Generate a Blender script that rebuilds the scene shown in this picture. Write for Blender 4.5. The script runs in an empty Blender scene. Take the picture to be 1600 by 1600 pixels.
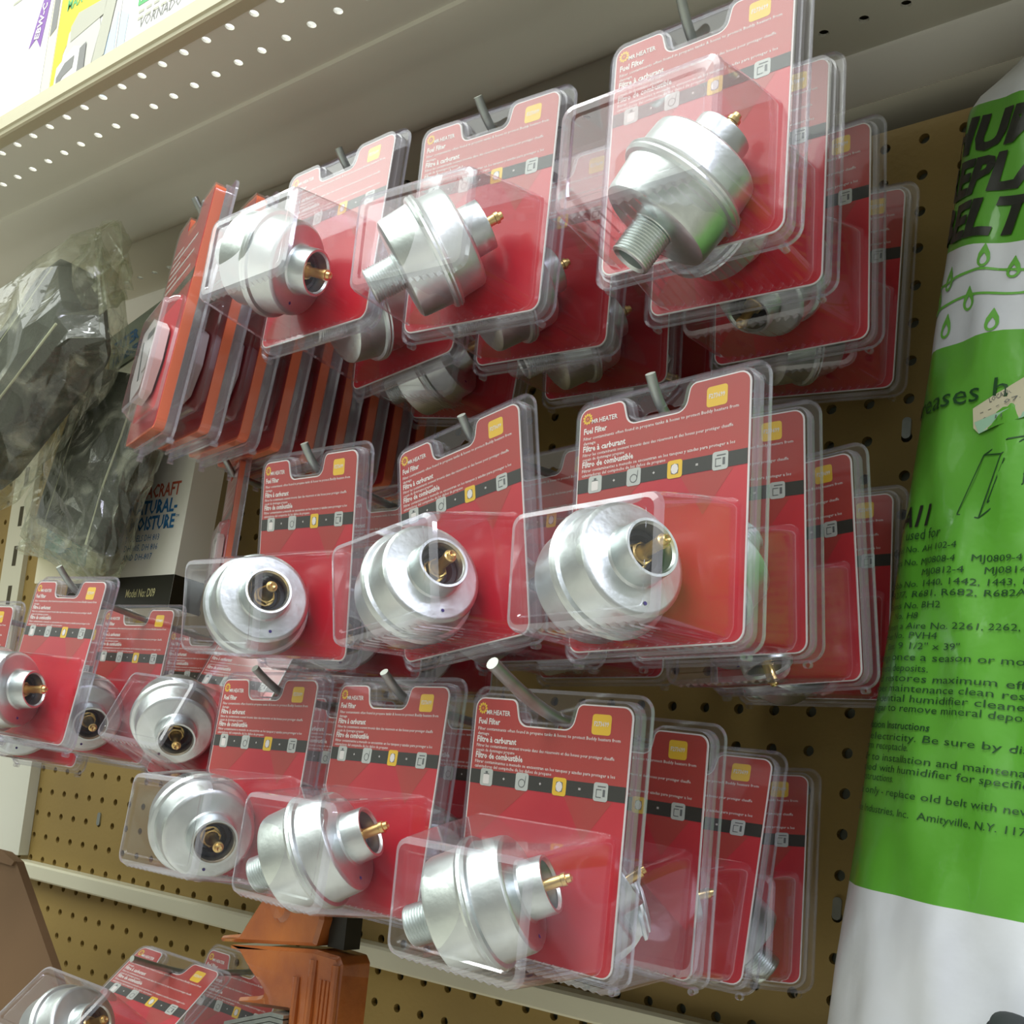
import bpy, math, random
from mathutils import Vector, Matrix
from mathutils.geometry import tessellate_polygon

U = 0.0254          # one pegboard pitch (an inch) in metres
Z0 = 1.30           # height of pegboard row 0 above the floor
SC = bpy.context.scene
COL = SC.collection

def V(x, y, z):     # shelf frame (x right, y down, z into the wall), in inches -> world
    return Vector((x * U, z * U, Z0 - y * U))

# ------------------------------------------------------------------ camera
cd = bpy.data.cameras.new('camera'); cam = bpy.data.objects.new('camera', cd); COL.objects.link(cam)
R_ = [[0.7737213907399285, -0.10090371910546572, 0.625438765173701],
      [0.005524221886849194, 0.9882715798519242, 0.15260657728131782],
      [-0.6335019277664935, -0.11461991069469231, 0.765204275725325]]
def dirw(v): return Vector((v[0], v[2], -v[1]))
cr, cu, cb = dirw(R_[0]), -dirw(R_[1]), -dirw(R_[2])
mw = Matrix(((cr.x, cu.x, cb.x, 0), (cr.y, cu.y, cb.y, 0), (cr.z, cu.z, cb.z, 0), (0, 0, 0, 1)))
mw.translation = V(15.3986, 2.6491, -27.2710)
cam.matrix_world = mw
cd.sensor_width = 36; cd.lens = 1741.03 / 1600 * 36
cd.shift_x = (800 - 745.904) / 1600; cd.shift_y = (1021.154 - 800) / 1600
cd.clip_start = 0.02
SC.camera = cam

# ------------------------------------------------------------------ light
SC.view_settings.view_transform = 'Standard'; SC.view_settings.look = 'None'
SC.view_settings.gamma = 1; SC.view_settings.use_curve_mapping = False
SC.view_settings.exposure = 0.37
SC.cycles.max_bounces = 12; SC.cycles.transparent_max_bounces = 40
SC.cycles.glossy_bounces = 5; SC.cycles.diffuse_bounces = 3; SC.cycles.caustics_reflective = False; SC.cycles.caustics_refractive = False
SC.cycles.sample_clamp_indirect = 6
w = bpy.data.worlds.new('store'); SC.world = w; w.use_nodes = True
nt = w.node_tree; nt.nodes.clear()
tc = nt.nodes.new('ShaderNodeTexCoord'); sx = nt.nodes.new('ShaderNodeSeparateXYZ'); rp = nt.nodes.new('ShaderNodeValToRGB')
mp = nt.nodes.new('ShaderNodeMapRange'); bg = nt.nodes.new('ShaderNodeBackground'); ow = nt.nodes.new('ShaderNodeOutputWorld')
mp.inputs[1].default_value = -1; mp.inputs[2].default_value = 1
nt.links.new(tc.outputs['Generated'], sx.inputs[0]); nt.links.new(sx.outputs['Z'], mp.inputs[0]); nt.links.new(mp.outputs[0], rp.inputs[0]); nt.links.new(rp.outputs[0], bg.inputs[0]); nt.links.new(bg.outputs[0], ow.inputs[0])
e = rp.color_ramp.elements
e[0].position = 0.0; e[0].color = (.48, .455, .38, 1)
e[1].position = 1.0; e[1].color = (1.0, 1.0, .90, 1)
for p, c in ((.42, (.35, .335, .29, 1)), (.54, (.34, .35, .30, 1)), (.66, (.85, .90, .80, 1))):
    n = e.new(p); n.color = c
bg.inputs[1].default_value = 0.62

def area(name, loc, target, sx_, sy_, power, color):
    l = bpy.data.lights.new(name, 'AREA'); l.shape = 'RECTANGLE'; l.size = sx_; l.size_y = sy_; l.energy = power; l.color = color
    o = bpy.data.objects.new(name, l); COL.objects.link(o); o.location = loc
    o.rotation_euler = (Vector(target) - Vector(loc)).to_track_quat('-Z', 'Y').to_euler(); return o
area('ceiling_troffer', (-1.3, -2.35, 3.15), (-1.3, -2.35, 0), 3.4, 2.0, 56, (.95, 1, .92))
area('ceiling_fluorescent', (-0.6, -0.95, 3.1), (-0.3, -0.3, 1.3), 2.4, 0.14, 26, (.95, 1, .95))
area('ceiling_fluorescent', (2.2, -1.1, 3.1), (0.4, 0, 1.3), 2.4, 0.16, 30, (.84, .84, 1))

# ------------------------------------------------------------------ materials
def mat(name, col, rough=.5, metal=0., noise=0., nscale=30., col2=None, bump=0., bscale=60., spec=.5, coat=0.):
    m = bpy.data.materials.new(name); m.use_nodes = True; t = m.node_tree; b = t.nodes['Principled BSDF']
    b.inputs['Base Color'].default_value = (*col, 1); b.inputs['Roughness'].default_value = rough; b.inputs['Metallic'].default_value = metal
    b.inputs['Specular IOR Level'].default_value = spec; b.inputs['Coat Weight'].default_value = coat
    if noise or col2:
        c = t.nodes.new('ShaderNodeTexCoord'); n = t.nodes.new('ShaderNodeTexNoise'); n.inputs['Scale'].default_value = nscale; n.inputs['Detail'].default_value = 5
        r = t.nodes.new('ShaderNodeValToRGB'); r.color_ramp.elements[0].position = .35; r.color_ramp.elements[1].position = .68
        c2 = col2 or tuple(x * (1 - noise) for x in col)
        r.color_ramp.elements[0].color = (*col, 1); r.color_ramp.elements[1].color = (*c2, 1)
        t.links.new(c.outputs['Object'], n.inputs['Vector']); t.links.new(n.outputs['Fac'], r.inputs[0]); t.links.new(r.outputs[0], b.inputs['Base Color'])
    if bump:
        c = t.nodes.new('ShaderNodeTexCoord'); n = t.nodes.new('ShaderNodeTexNoise'); n.inputs['Scale'].default_value = bscale; n.inputs['Detail'].default_value = 4
        bp = t.nodes.new('ShaderNodeBump'); bp.inputs['Strength'].default_value = bump; bp.inputs['Distance'].default_value = .002
        t.links.new(c.outputs['Object'], n.inputs['Vector']); t.links.new(n.outputs['Fac'], bp.inputs['Height']); t.links.new(bp.outputs[0], b.inputs['Normal'])
    return m

def clear(name, tint=(.97, .97, .985), lo=.045, hi=.75, rough=.07, milk=0., bump=0., bscale=40., milkc=(.78, .77, .86, 1)):
    m = bpy.data.materials.new(name); m.use_nodes = True; t = m.node_tree; t.nodes.clear()
    o = t.nodes.new('ShaderNodeOutputMaterial'); tr = t.nodes.new('ShaderNodeBsdfTransparent'); gl = t.nodes.new('ShaderNodeBsdfGlossy')
    mx = t.nodes.new('ShaderNodeMixShader'); lw = t.nodes.new('ShaderNodeLayerWeight'); mr = t.nodes.new('ShaderNodeMapRange'); pw = t.nodes.new('ShaderNodeMath')
    tr.inputs[0].default_value = (*tint, 1); gl.inputs['Roughness'].default_value = rough; gl.inputs[0].default_value = (.95, .95, 1, 1)
    pw.operation = 'POWER'; pw.inputs[1].default_value = 3.2
    lw.inputs[0].default_value = .5; t.links.new(lw.outputs['Facing'], pw.inputs[0]); t.links.new(pw.outputs[0], mr.inputs[0])
    mr.inputs[3].default_value = lo; mr.inputs[4].default_value = hi
    t.links.new(mr.outputs[0], mx.inputs[0]); t.links.new(tr.outputs[0], mx.inputs[1]); t.links.new(gl.outputs[0], mx.inputs[2])
    last = mx
    if milk:
        df = t.nodes.new('ShaderNodeBsdfDiffuse'); df.inputs[0].default_value = milkc; m2 = t.nodes.new('ShaderNodeMixShader'); m2.inputs[0].default_value = milk
        if bump:
            c0 = t.nodes.new('ShaderNodeTexCoord'); n0 = t.nodes.new('ShaderNodeTexNoise'); n0.inputs['Scale'].default_value = bscale * .8; n0.inputs['Detail'].default_value = 4; n0.inputs['Distortion'].default_value = 2.5; r0 = t.nodes.new('ShaderNodeMapRange')
            r0.inputs[1].default_value = .5; r0.inputs[2].default_value = .75; r0.inputs[3].default_value = milk; r0.inputs[4].default_value = min(.75, milk * 5)
            t.links.new(c0.outputs['Object'], n0.inputs['Vector']); t.links.new(n0.outputs['Fac'], r0.inputs[0]); t.links.new(r0.outputs[0], m2.inputs[0])
        t.links.new(mx.outputs[0], m2.inputs[1]); t.links.new(df.outputs[0], m2.inputs[2]); last = m2
    if bump:
        c = t.nodes.new('ShaderNodeTexCoord'); n = t.nodes.new('ShaderNodeTexNoise'); n.inputs['Scale'].default_value = bscale; n.inputs['Detail'].default_value = 3; n.inputs['Distortion'].default_value = 1.2
        bp = t.nodes.new('ShaderNodeBump'); bp.inputs['Strength'].default_value = bump; bp.inputs['Distance'].default_value = .004
        t.links.new(c.outputs['Object'], n.inputs['Vector']); t.links.new(n.outputs['Fac'], bp.inputs['Height']); t.links.new(bp.outputs[0], gl.inputs['Normal'])
    t.links.new(last.outputs[0], o.inputs[0]); return m

M_clear = clear('clear_blister_plastic', tint=(.965, .96, .975), lo=.045, hi=.85, rough=.075, milk=.022)
M_edge = clear('plastic_edge_highlight', tint=(.93, .93, .97), lo=.12, hi=.9, rough=.10, milk=.17)  # lavender milk paints scattered light and edge glints into the plastic
M_film = clear('clear_bag_film', tint=(.95, .96, .9), lo=.05, hi=.6, rough=.13, milk=.10, bump=1.0, bscale=22., milkc=(.6, .62, .5, 1))
M_film2 = clear('clear_bag_header_film', tint=(.85, .93, .80), lo=.12, hi=.6, rough=.2, milk=.3, bump=.5, bscale=30.)
M_cardwhite = mat('card_white_edge', (.84, .80, .78), .5)
M_red = mat('card_red_print', (.56, .010, .028), .34, col2=(.62, .025, .035), nscale=22, coat=.2)
M_head = mat('card_veiled_red', (.50, .036, .030), .34, col2=(.43, .050, .035), nscale=24, coat=.2)  # brick shift is a reflected veil over crimson print, put into the colour
M_stripe = mat('card_black_stripe', (.022, .022, .014), .4)
M_yel = mat('card_yellow_print', (.90, .57, .025), .4)
M_ygrey = mat('card_icon_grey', (.55, .58, .54), .45)
M_ink = mat('card_white_ink', (.86, .82, .78), .5)
M_dark = mat('icon_line_ink', (.12, .13, .13), .5)
M_zinc = mat('zinc_plated_steel', (.80, .86, .85), .36, 1.0, col2=(.60, .66, .66), nscale=38, bump=.25, bscale=90)
M_brass = mat('brass', (.80, .58, .24), .28, 1.0)
M_seal = mat('black_rubber_seal', (.012, .014, .018), .55)
M_hook = mat('galvanised_wire', (.42, .46, .44), .38, .85, noise=.25, nscale=90)
M_tip = mat('wire_cut_end', (.50, .53, .48), .5, .5)
M_peg = mat('pegboard_tan', (.33, .225, .066), .6, col2=(.265, .18, .055), nscale=5, bump=.15, bscale=200)
M_pegback = mat('board_backing', (.42, .45, .36), .8)
M_shelf = mat('shelf_cream_enamel', (.74, .73, .64), .36, col2=(.69, .68, .60), nscale=3, bump=.03)
M_lip = mat('shelf_price_rail_cream', (.62, .58, .41), .35)
M_rail = mat('rail_cream_enamel', (.66, .64, .50), .4)
M_wallb = mat('dark_recess_brown', (.06, .05, .025), .8)
M_oran = mat('orange_card_tray', (.95, .20, .08), .34)
M_wplas = mat('white_plastic', (.80, .76, .74), .4)

# ------------------------------------------------------------------ mesh helpers
class MB:
    def __init__(s): s.v = []; s.f = []; s.m = []
    def add(s, vs, fs, m=0):
        b = len(s.v); s.v += [tuple(p) for p in vs]; s.f += [tuple(b + i for i in f) for f in fs]; s.m += [m] * len(fs); return s
    def box(s, x0, x1, y0, y1, z0, z1, m=0):
        return s.add([(x, y, z) for x in (x0, x1) for y in (y0, y1) for z in (z0, z1)],
                     [(0, 1, 3, 2), (4, 6, 7, 5), (0, 4, 5, 1), (2, 3, 7, 6), (0, 2, 6, 4), (1, 5, 7, 3)], m)
    def poly(s, pts, z, m=0, holes=()):      # flat polygon facing the aisle (-z)
        loops = [[Vector((p[0], p[1], 0)) for p in pts]] + [[Vector((p[0], p[1], 0)) for p in h] for h in holes]
        allp = [p for l in loops for p in l]
        return s.add([(p.x, p.y, z) for p in allp], tessellate_polygon(loops), m)
    def wall(s, pts, z0, z1, m=0):
        n = len(pts); return s.add([(p[0], p[1], z0) for p in pts] + [(p[0], p[1], z1) for p in pts], [(i, (i + 1) % n, n + (i + 1) % n, n + i) for i in range(n)], m)
    def prism(s, pts, z0, z1, m=0, holes=()):
        s.poly(pts, z0, m, holes); s.poly(pts, z1, m, holes); s.wall(pts, z0, z1, m)
        for h in holes: s.wall(h, z0, z1, m)
        return s
    def loft(s, rings, m=0, close=True, cap0=False, cap1=False):
        n = len(rings[0]); vs = [p for r in rings for p in r]; fs = []
        for k in range(len(rings) - 1):
            for i in range(n if close else n - 1):
                j = (i + 1) % n; fs.append((k * n + i, k * n + j, (k + 1) * n + j, (k + 1) * n + i))
        if cap0: fs.append(tuple(range(n)))
        if cap1: fs.append(tuple(range((len(rings) - 1) * n, len(rings) * n)))
        return s.add(vs, fs, m)
    def tube(s, path, r, n=10, m=0, m_end=None):
        path = [Vector(p) for p in path]; rings = []; up = Vector((0, 1, 0.01))
        for i, p in enumerate(path):
            d = (path[min(i + 1, len(path) - 1)] - path[max(i - 1, 0)]).normalized()
            a = d.cross(up); a = a.normalized() if a.length > 1e-4 else Vector((1, 0, 0)); b = d.cross(a).normalized()
            rr = r[i] if isinstance(r, (list, tuple)) else r
            rings.append([p + rr * (math.cos(t) * a + math.sin(t) * b) for t in [2 * math.pi * k / n for k in range(n)]])
        s.loft(rings, m)
        s.add(rings[0], [tuple(range(n))], m); s.add(rings[-1], [tuple(range(n))], m if m_end is None else m_end); return s
    def lathe(s, prof, n=40, m=0, axis='x', o=(0, 0, 0)):
        rings = []
        for a, r in prof:
            ring = []
            for k in range(n):
                t = 2 * math.pi * k / n; c, q = r * math.cos(t), r * math.sin(t)
                p = {'x': (a, c, q), 'y': (c, a, q), 'z': (c, q, a)}[axis]
                ring.append((p[0] + o[0], p[1] + o[1], p[2] + o[2]))
            rings.append(ring)
        return s.loft(rings, m)
    def build(s, name, mats, parent=None, loc=None, sharp=35, smooth=True):
        me = bpy.data.meshes.new(name)
        me.from_pydata([(x * U, z * U, -y * U) for x, y, z in s.v], [], s.f)
        for m in (mats if isinstance(mats, (list, tuple)) else [mats]): me.materials.append(m)
        me.polygons.foreach_set('material_index', s.m)
        me.validate(); me.update()
        if smooth:
            me.polygons.foreach_set('use_smooth', [True] * len(me.polygons)); me.set_sharp_from_angle(angle=math.radians(sharp))
        o = bpy.data.objects.new(name, me); COL.objects.link(o)
        if parent: o.parent = parent
        if loc is not None: o.location = V(*loc)
        return o

WORLD0 = (0, 0, 0)
def tag(o, label, cat, group=None):
    o['label'] = label; o['category'] = cat
    if group: o['group'] = group
    return o
def thing(name, label, cat, loc, group=None):
    o = bpy.data.objects.new(name, None); COL.objects.link(o); o.location = V(*loc); o.empty_display_size = .02; return tag(o, label, cat, group)
def struct(o): o['kind'] = 'structure'; return o
def Rp(ya, pi, ro):
    a = Matrix(((math.cos(ya), 0, math.sin(ya)), (0, 1, 0), (-math.sin(ya), 0, math.cos(ya))))
    b = Matrix(((1, 0, 0), (0, math.cos(pi), -math.sin(pi)), (0, math.sin(pi), math.cos(pi))))
    c = Matrix(((math.cos(ro), -math.sin(ro), 0), (math.sin(ro), math.cos(ro), 0), (0, 0, 1)))
    return a @ b @ c
T_ = Matrix(((1, 0, 0), (0, 0, 1), (0, -1, 0)))
def world_rot(M): return (T_ @ M @ T_.transposed()).to_euler()

def rounded(pts, r, n=5):                    # round the corners of a polygon; r a number or one per corner
    out = []; N = len(pts)
    for i in range(N):
        p0, p1, p2 = Vector(pts[i - 1]), Vector(pts[i]), Vector(pts[(i + 1) % N]); ri = r[i] if isinstance(r, (list, tuple)) else r
        a, b = (p0 - p1).normalized(), (p2 - p1).normalized(); ang = a.angle(b)
        if ri <= 0 or ang > 3.1: out.append(tuple(p1)); continue
        d = min(ri / math.tan(ang / 2), (p0 - p1).length * .49, (p2 - p1).length * .49); rr = d * math.tan(ang / 2)
        c = p1 + (a + b).normalized() * (rr / math.sin(ang / 2)); s, e = p1 + a * d, p1 + b * d
        a0 = math.atan2(s.y - c.y, s.x - c.x); a1 = math.atan2(e.y - c.y, e.x - c.x); da = (a1 - a0 + math.pi) % (2 * math.pi) - math.pi
        out += [(c.x + rr * math.cos(a0 + da * k / n), c.y + rr * math.sin(a0 + da * k / n)) for k in range(n + 1)]
    return out
def rect(x0, x1, y0, y1, r=0, n=5):
    p = [(x0, y0), (x1, y0), (x1, y1), (x0, y1)]; return rounded(p, r, n) if r else p
def offset(pts, d):                          # grow an outline by d (clockwise on screen: y down)
    out = []; N = len(pts); A = sum(pts[i][0] * pts[(i + 1) % N][1] - pts[(i + 1) % N][0] * pts[i][1] for i in range(N)); sg = 1 if A > 0 else -1
    for i in range(N):
        p0, p1, p2 = Vector(pts[i - 1]), Vector(pts[i]), Vector(pts[(i + 1) % N]); e1, e2 = (p1 - p0), (p2 - p1)
        if e1.length < 1e-6: e1 = e2
        if e2.length < 1e-6: e2 = e1
        n1 = Vector((e1.y, -e1.x)).normalized() * sg; n2 = Vector((e2.y, -e2.x)).normalized() * sg; n_ = (n1 + n2)
        n_ = n_.normalized() if n_.length > 1e-6 else n1; k = 1 / max(.5, n_.dot(n1)); out.append((p1.x + n_.x * d * k, p1.y + n_.y * d * k))
    return out

_tc = {}
def glyphs(s, bold=0., res=2):
    key = (s, bold, res)
    if key not in _tc:
        c = bpy.data.curves.new('t', 'FONT'); c.body = s; c.size = 1; c.resolution_u = res; c.offset = bold; c.fill_mode = 'FRONT'
        o = bpy.data.objects.new('t', c); COL.objects.link(o); bpy.context.view_layer.update()
        me = bpy.data.meshes.new_from_object(o.evaluated_get(bpy.context.evaluated_depsgraph_get()))
        _tc[key] = ([tuple(v.co) for v in me.vertices], [tuple(p.vertices) for p in me.polygons])
        bpy.data.objects.remove(o); bpy.data.curves.remove(c); bpy.data.meshes.remove(me)
    return _tc[key]
CAP = .69
def text(mb, s, x, y, cap, z, m, width=None, bold=0., shear=0., res=1, rot=0., fn=None, xs=1.):
    vs, fs = glyphs(s, bold, res)
    if not vs: return 0
    k = cap / CAP; x0 = min(v[0] for v in vs); wd = (max(v[0] for v in vs) - x0) * k
    sx_ = (width / wd) if width else xs
    out = []
    for v in vs:
        a, b = ((v[0] - x0) * k + shear * v[1] * k) * sx_, v[1] * k
        if rot: a, b = a * math.cos(rot) + b * math.sin(rot), -a * math.sin(rot) + b * math.cos(rot)
        out.append((x + a, y - b, z) if fn is None else fn(x + a, y - b, z))
    mb.add(out, fs, m); return wd * sx_

# ------------------------------------------------------------------ fuel filter packages (shared meshes)
W, H, HV, IS, IT, IB, T = 4.322, 5.288, .6, .261, .235, .182, .269
h = W / 2; TOP = -HV; BOT = H - HV
CL, CR_, CT, CB = -h + IS, h - IS, TOP + IT, BOT - IB; CW = CR_ - CL
def card_outline():
    nl, nr = CL + .285 * CW, CL + .66 * CW; nb = CT + .50
    p = [(CL, CT), (nl - .03, CT), (nl + .10, nb), (nr - .06, nb), (nr + .05, CT), (CR_, CT), (CR_, CB), (CL, CB)]
    return rounded(p, [.22, .16, .22, .22, .16, .22, .24, .24])
def slot():
    return rounded([(-.52, -.10), (-.14, -.10), (0, -.20), (.14, -.10), (.52, -.10), (.52, .16), (-.52, .16)], [.1, .05, .06, .05, .1, .12, .12], 3)
def printing(mb, simple=False):
    ol = card_outline(); zc = -T
    mb.prism(ol, zc, zc + .03, 0)
    inn = offset(ol, -.028); ys = CT + 1.44; ye = CT + 1.72
    mb.poly(inn, zc - .004, 1)
    # header field with its reflection veil painted in, then the stripe
    hd = [p for p in inn if p[1] < ys]
    hd = [(CL + .028, ys)] + [p for p in sorted(hd, key=lambda q: 0)] + [(CR_ - .028, ys)]
    il = inn.index(min(inn, key=lambda p: (p[0] + p[1])))
    hdr = [p for p in inn if p[1] < ys - .01] ; hdr = hdr + [(CR_ - .028, ys), (CL + .028, ys)]
    mb.poly(hdr, zc - .008, 2)
    # warm triangular facets below the stripe, in the header colour
    for a, b, c in (((CL + .03, ye + .02), (CL + 1.5, ye + .02), (CL + .03, ye + 1.3)), ((CL + 2.4, ye + .02), (CR_ - .3, ye + .02), (CL + 2.9, ye + .8)), ((CL + .03, CB - .25), (CL + .9, CB - 1.5), (CL + 1.1, CB - .05))):
        mb.poly([a, b, c], zc - .007, 2)
    mb.poly(rect(CL + .028, CR_ - .028, ys, ye), zc - .011, 3)
    # yellow number tag
    tx = CL + .765 * CW; mb.poly(rect(tx, tx + .43, CT + .17, CT + .55, .06, 3), zc - .012, 4)
    text(mb, 'F273699', tx + .05, CT + .39, .085, zc - .016, 5, width=.33, bold=.02)
    # sun flower and brand
    cx_, cy_ = CL + .20, CT + .22
    for k in range(11):
        a = 2 * math.pi * k / 11
        c, s_ = math.cos(a), math.sin(a)
        q = [(cx_ + .045 * c, cy_ + .045 * s_), (cx_ + .09 * c - .026 * s_, cy_ + .09 * s_ + .026 * c), (cx_ + .125 * c, cy_ + .125 * s_), (cx_ + .09 * c + .026 * s_, cy_ + .09 * s_ - .026 * c)]
        mb.poly(q, zc - .013, 4)
    mb.poly([(cx_ + .03 * math.cos(t * .7), cy_ + .03 * math.sin(t * .7)) for t in range(9)], zc - .015, 7)
    text(mb, 'MR', CL + .31, CT + .335, .085, zc - .017, 5, width=.16, bold=.02)
    text(mb, 'HEATER', CL + .49, CT + .34, .095, zc - .017, 5, width=.44, bold=.02)
    for s_, y, wd in (('Fuel Filter', .53, .56), ('Filtre à carburant', .89, 1.02), ('Filtro de combustible', 1.21, 1.22)):
        text(mb, s_, CL + .12, CT + y, .115, zc - .013, 5, width=wd, bold=.03)
    for s_, y, wd in (('Filter contaminants often found in propane tanks & hoses to protect Buddy heaters from', .655, 3.45), ('damage', .75, .30),
                      ('Filtrer les contaminants souvent trouvés dans des réservoirs et des houes pour protéger chauffe', .99, 3.35), ('copain de dommages propane', 1.08, 1.0),
                      ('Filtrar contaminantes a menudo se encuentran en los tanques y azadas para proteger a los', 1.31, 3.4), ('calentadores del compinche de los daños de propano', 1.40, 1.95)):
        text(mb, s_, CL + .12, CT + y, .062, zc - .013, 5, width=wd, bold=.008, res=0)
    for k, fx in enumerate((.12, .36, .60, .85)):
        x = CL + fx * CW; y = (ys + ye) / 2; z1 = zc - .014
        mb.poly(rect(x - .16, x + .16, y - .17, y + .17, .05, 3), z1, 4 if k == 2 else 6)
        if k == 0:
            mb.poly(rect(x - .08, x + .08, y - .06, y + .13, .03, 2), z1 - .004, 5); mb.poly(rect(x - .03, x + .03, y - .12, y - .08), z1 - .004, 8); mb.poly(rect(x - .07, x + .07, y - .075, y - .06), z1 - .005, 8)
        if k == 1:
            ri = [(x + .07 * math.cos(t * .524), y + .03 + .07 * math.sin(t * .524)) for t in range(12)]; ro = [(x + .085 * math.cos(t * .524), y + .03 + .085 * math.sin(t * .524)) for t in range(12)]
            mb.poly(ro, z1 - .004, 8, [ri[::-1]]); mb.poly([(x + .07, y + .03), (x + .09, y - .12), (x + .10, y - .12), (x + .085, y + .03)], z1 - .004, 8)
        if k == 2:
            mb.poly([(x + (.085 + .02 * (t % 2)) * math.cos(t * .785), y + (.10 + .02 * (t % 2)) * math.sin(t * .785)) for t in range(8)], z1 - .004, 8)
            mb.poly([(x + .08 * math.cos(t * .785), y + .10 * math.sin(t * .785)) for t in range(8)], z1 - .007, 5)
        if k == 3:
            for q in (rect(x - .10, x + .02, y - .05, y - .035), rect(x - .10, x - .085, y - .05, y + .10), rect(x - .10, x + .02, y + .09, y + .105), rect(x + .05, x + .10, y - .05, y + .08), rect(x - .07, x + .11, y - .11, y - .09)):
                mb.poly(q, z1 - .004, 8)
    for fx, s_ in ((.24, '+'), (.48, '+'), (.725, '=')):
        text(mb, s_, CL + fx * CW - .03, ys + .17, .07, zc - .015, 5, bold=.02)
CARD_M = [M_cardwhite, M_red, M_head, M_stripe, M_yel, M_ink, M_ygrey, mat('flower_orange', (.75, .22, .02), .4), M_dark]

def bulge_ring(x0, x1, y0, y1, r, z, rib=0., n=5, nb=28):
    c = [(x0 + r, y0 + r, math.pi), (x1 - r, y0 + r, 1.5 * math.pi), (x1 - r, y1 - r, 0), (x0 + r, y1 - r, .5 * math.pi)]; out = []
    for k, (cx_, cy_, a0) in enumerate(c):
        out += [(cx_ + r * math.cos(a0 + .5 * math.pi * i / n), cy_ + r * math.sin(a0 + .5 * math.pi * i / n), z) for i in range(n + 1)]
        if k == 2:
            for i in range(1, nb):
                t = i / nb; x = x1 - r + (x0 - x1 + 2 * r) * t; out.append((x, y1 + (rib if i % 2 else -rib * .3), z))
        if k in (1, 3, 0):
            xa, ya = out[-1][0], out[-1][1]; nx = c[(k + 1) % 4]; xb = nx[0] + r * math.cos(nx[2]); yb = nx[1] + r * math.sin(nx[2])
            out += [(xa + (xb - xa) * t, ya + (yb - ya) * t, z) for t in (.33, .66)]
    return out
def shell(mb, W_, H_, t, ol, base, front, d, r0=.22, r1=.26, rib=.045, feet=True, fr=True, sl=None, wm=1):
    hh = W_ / 2; fl = rect(-hh, hh, -HV, H_ - HV, .34, 7)
    sl = sl or slot()
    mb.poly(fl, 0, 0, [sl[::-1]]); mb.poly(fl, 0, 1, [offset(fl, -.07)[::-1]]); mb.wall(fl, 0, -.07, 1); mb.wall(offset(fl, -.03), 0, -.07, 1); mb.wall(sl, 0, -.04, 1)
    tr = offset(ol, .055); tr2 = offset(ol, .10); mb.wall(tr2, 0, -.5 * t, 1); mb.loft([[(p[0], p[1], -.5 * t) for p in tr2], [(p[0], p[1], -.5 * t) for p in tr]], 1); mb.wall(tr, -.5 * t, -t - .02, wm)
    zc = -t - .035; b = bulge_ring(*base, r0, zc, rib * .4)
    mb.poly(tr, zc, 0, [[(p[0], p[1]) for p in b][::-1]])
    mid = [base[i] + (front[i] - base[i]) * .5 for i in range(4)]
    x0, x1, y0, y1 = front; zf = -t - d
    rings = [b, bulge_ring(*[base[i] + (front[i] - base[i]) * .06 for i in range(4)], r0, zc - .06, rib), bulge_ring(*mid, (r0 + r1) / 2, (zc + zf) / 2, rib), bulge_ring(x0, x1, y0, y1, r1, zf + .12, rib),
             bulge_ring(x0 + .03, x1 - .03, y0 + .03, y1 - .03, r1 * .9, zf + .03, rib * .5), bulge_ring(x0 + .12, x1 - .12, y0 + .12, y1 - .12, r1 * .7, zf, 0)]
    if fr:
        rings += [bulge_ring(x0 + .26, x1 - .26, y0 + .24, y1 - .24, .10, zf, 0), bulge_ring(x0 + .30, x1 - .30, y0 + .28, y1 - .28, .09, zf + .045, 0)]
    mb.loft(rings[:2], 0); mb.loft(rings[1:4], 0); mb.loft(rings[3:6], 1); mb.loft(rings[5:], 0, cap1=True)  # bulge fillets take the whitened edge colour as a painted highlight
    if feet:
        for sx_ in (-1, 1):
            mb.lathe([(-.12, .075), (.06, .075)], 10, 1, 'z', (sx_ * (hh - .34), H_ - HV + .03, 0))
def blister_mesh():
    mb = MB(); ol = card_outline()
    shell(mb, W, H, T, ol, (-h + .44, h - .375, TOP + 2.53, BOT - .24), (-h + .688, h - .448, TOP + 2.946, BOT - .2), 2.334)
    return mb
def filter_mesh():
    mb = MB(); p = [(-1.50, .24), (-1.54, .30), (-1.52, .345)]
    s = -1.50
    while s < -.90: p += [(s, .355), (s + .026, .325)]; s += .052
    p += [(-.90, .36), (-.885, .37), (-.88, .90), (-.84, .97), (-.78, .99), (-.26, 1.02), (-.22, 1.03), (-.20, 1.10), (-.15, 1.13), (-.10, 1.11), (-.07, 1.13), (-.02, 1.10), (0, 1.03), (.04, 1.01), (.44, .985), (.51, .965), (.55, .92), (.56, .88), (.565, .60), (.59, .53), (.63, .50), (1.0, .49), (1.03, .48), (1.03, .435), (1.0, .42)]
    for k in range(8): p += [(.98 - .045 * k, .405 + .012 * (k % 2))]
    p += [(.62, .40)]
    mb.lathe(p, 56, 0)
    mb.lathe([(-1.50, .24), (-1.1, .22), (-1.1, .001)], 24, 0)
    mb.add([(.572, .74 + .035 * math.cos(t * .785), .10 + .035 * math.sin(t * .785)) for t in range(8)], [tuple(range(8))], 1)
    return mb
def stem_mesh():
    mb = MB(); r = []
    mb.lathe([(.60, .001), (.60, .19), (.60, .20), (.76, .20), (.79, .16)], 6, 0); mb.lathe([(.78, .155), (.84, .13), (.88, .10), (1.22, .10), (1.23, .115), (1.30, .115), (1.31, .085), (1.38, .075), (1.39, .055), (1.36, .001)], 18, 0)
    mb.lathe([(.52, .22), (.63, .215), (.65, .17)], 18, 0)
    return mb
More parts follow.
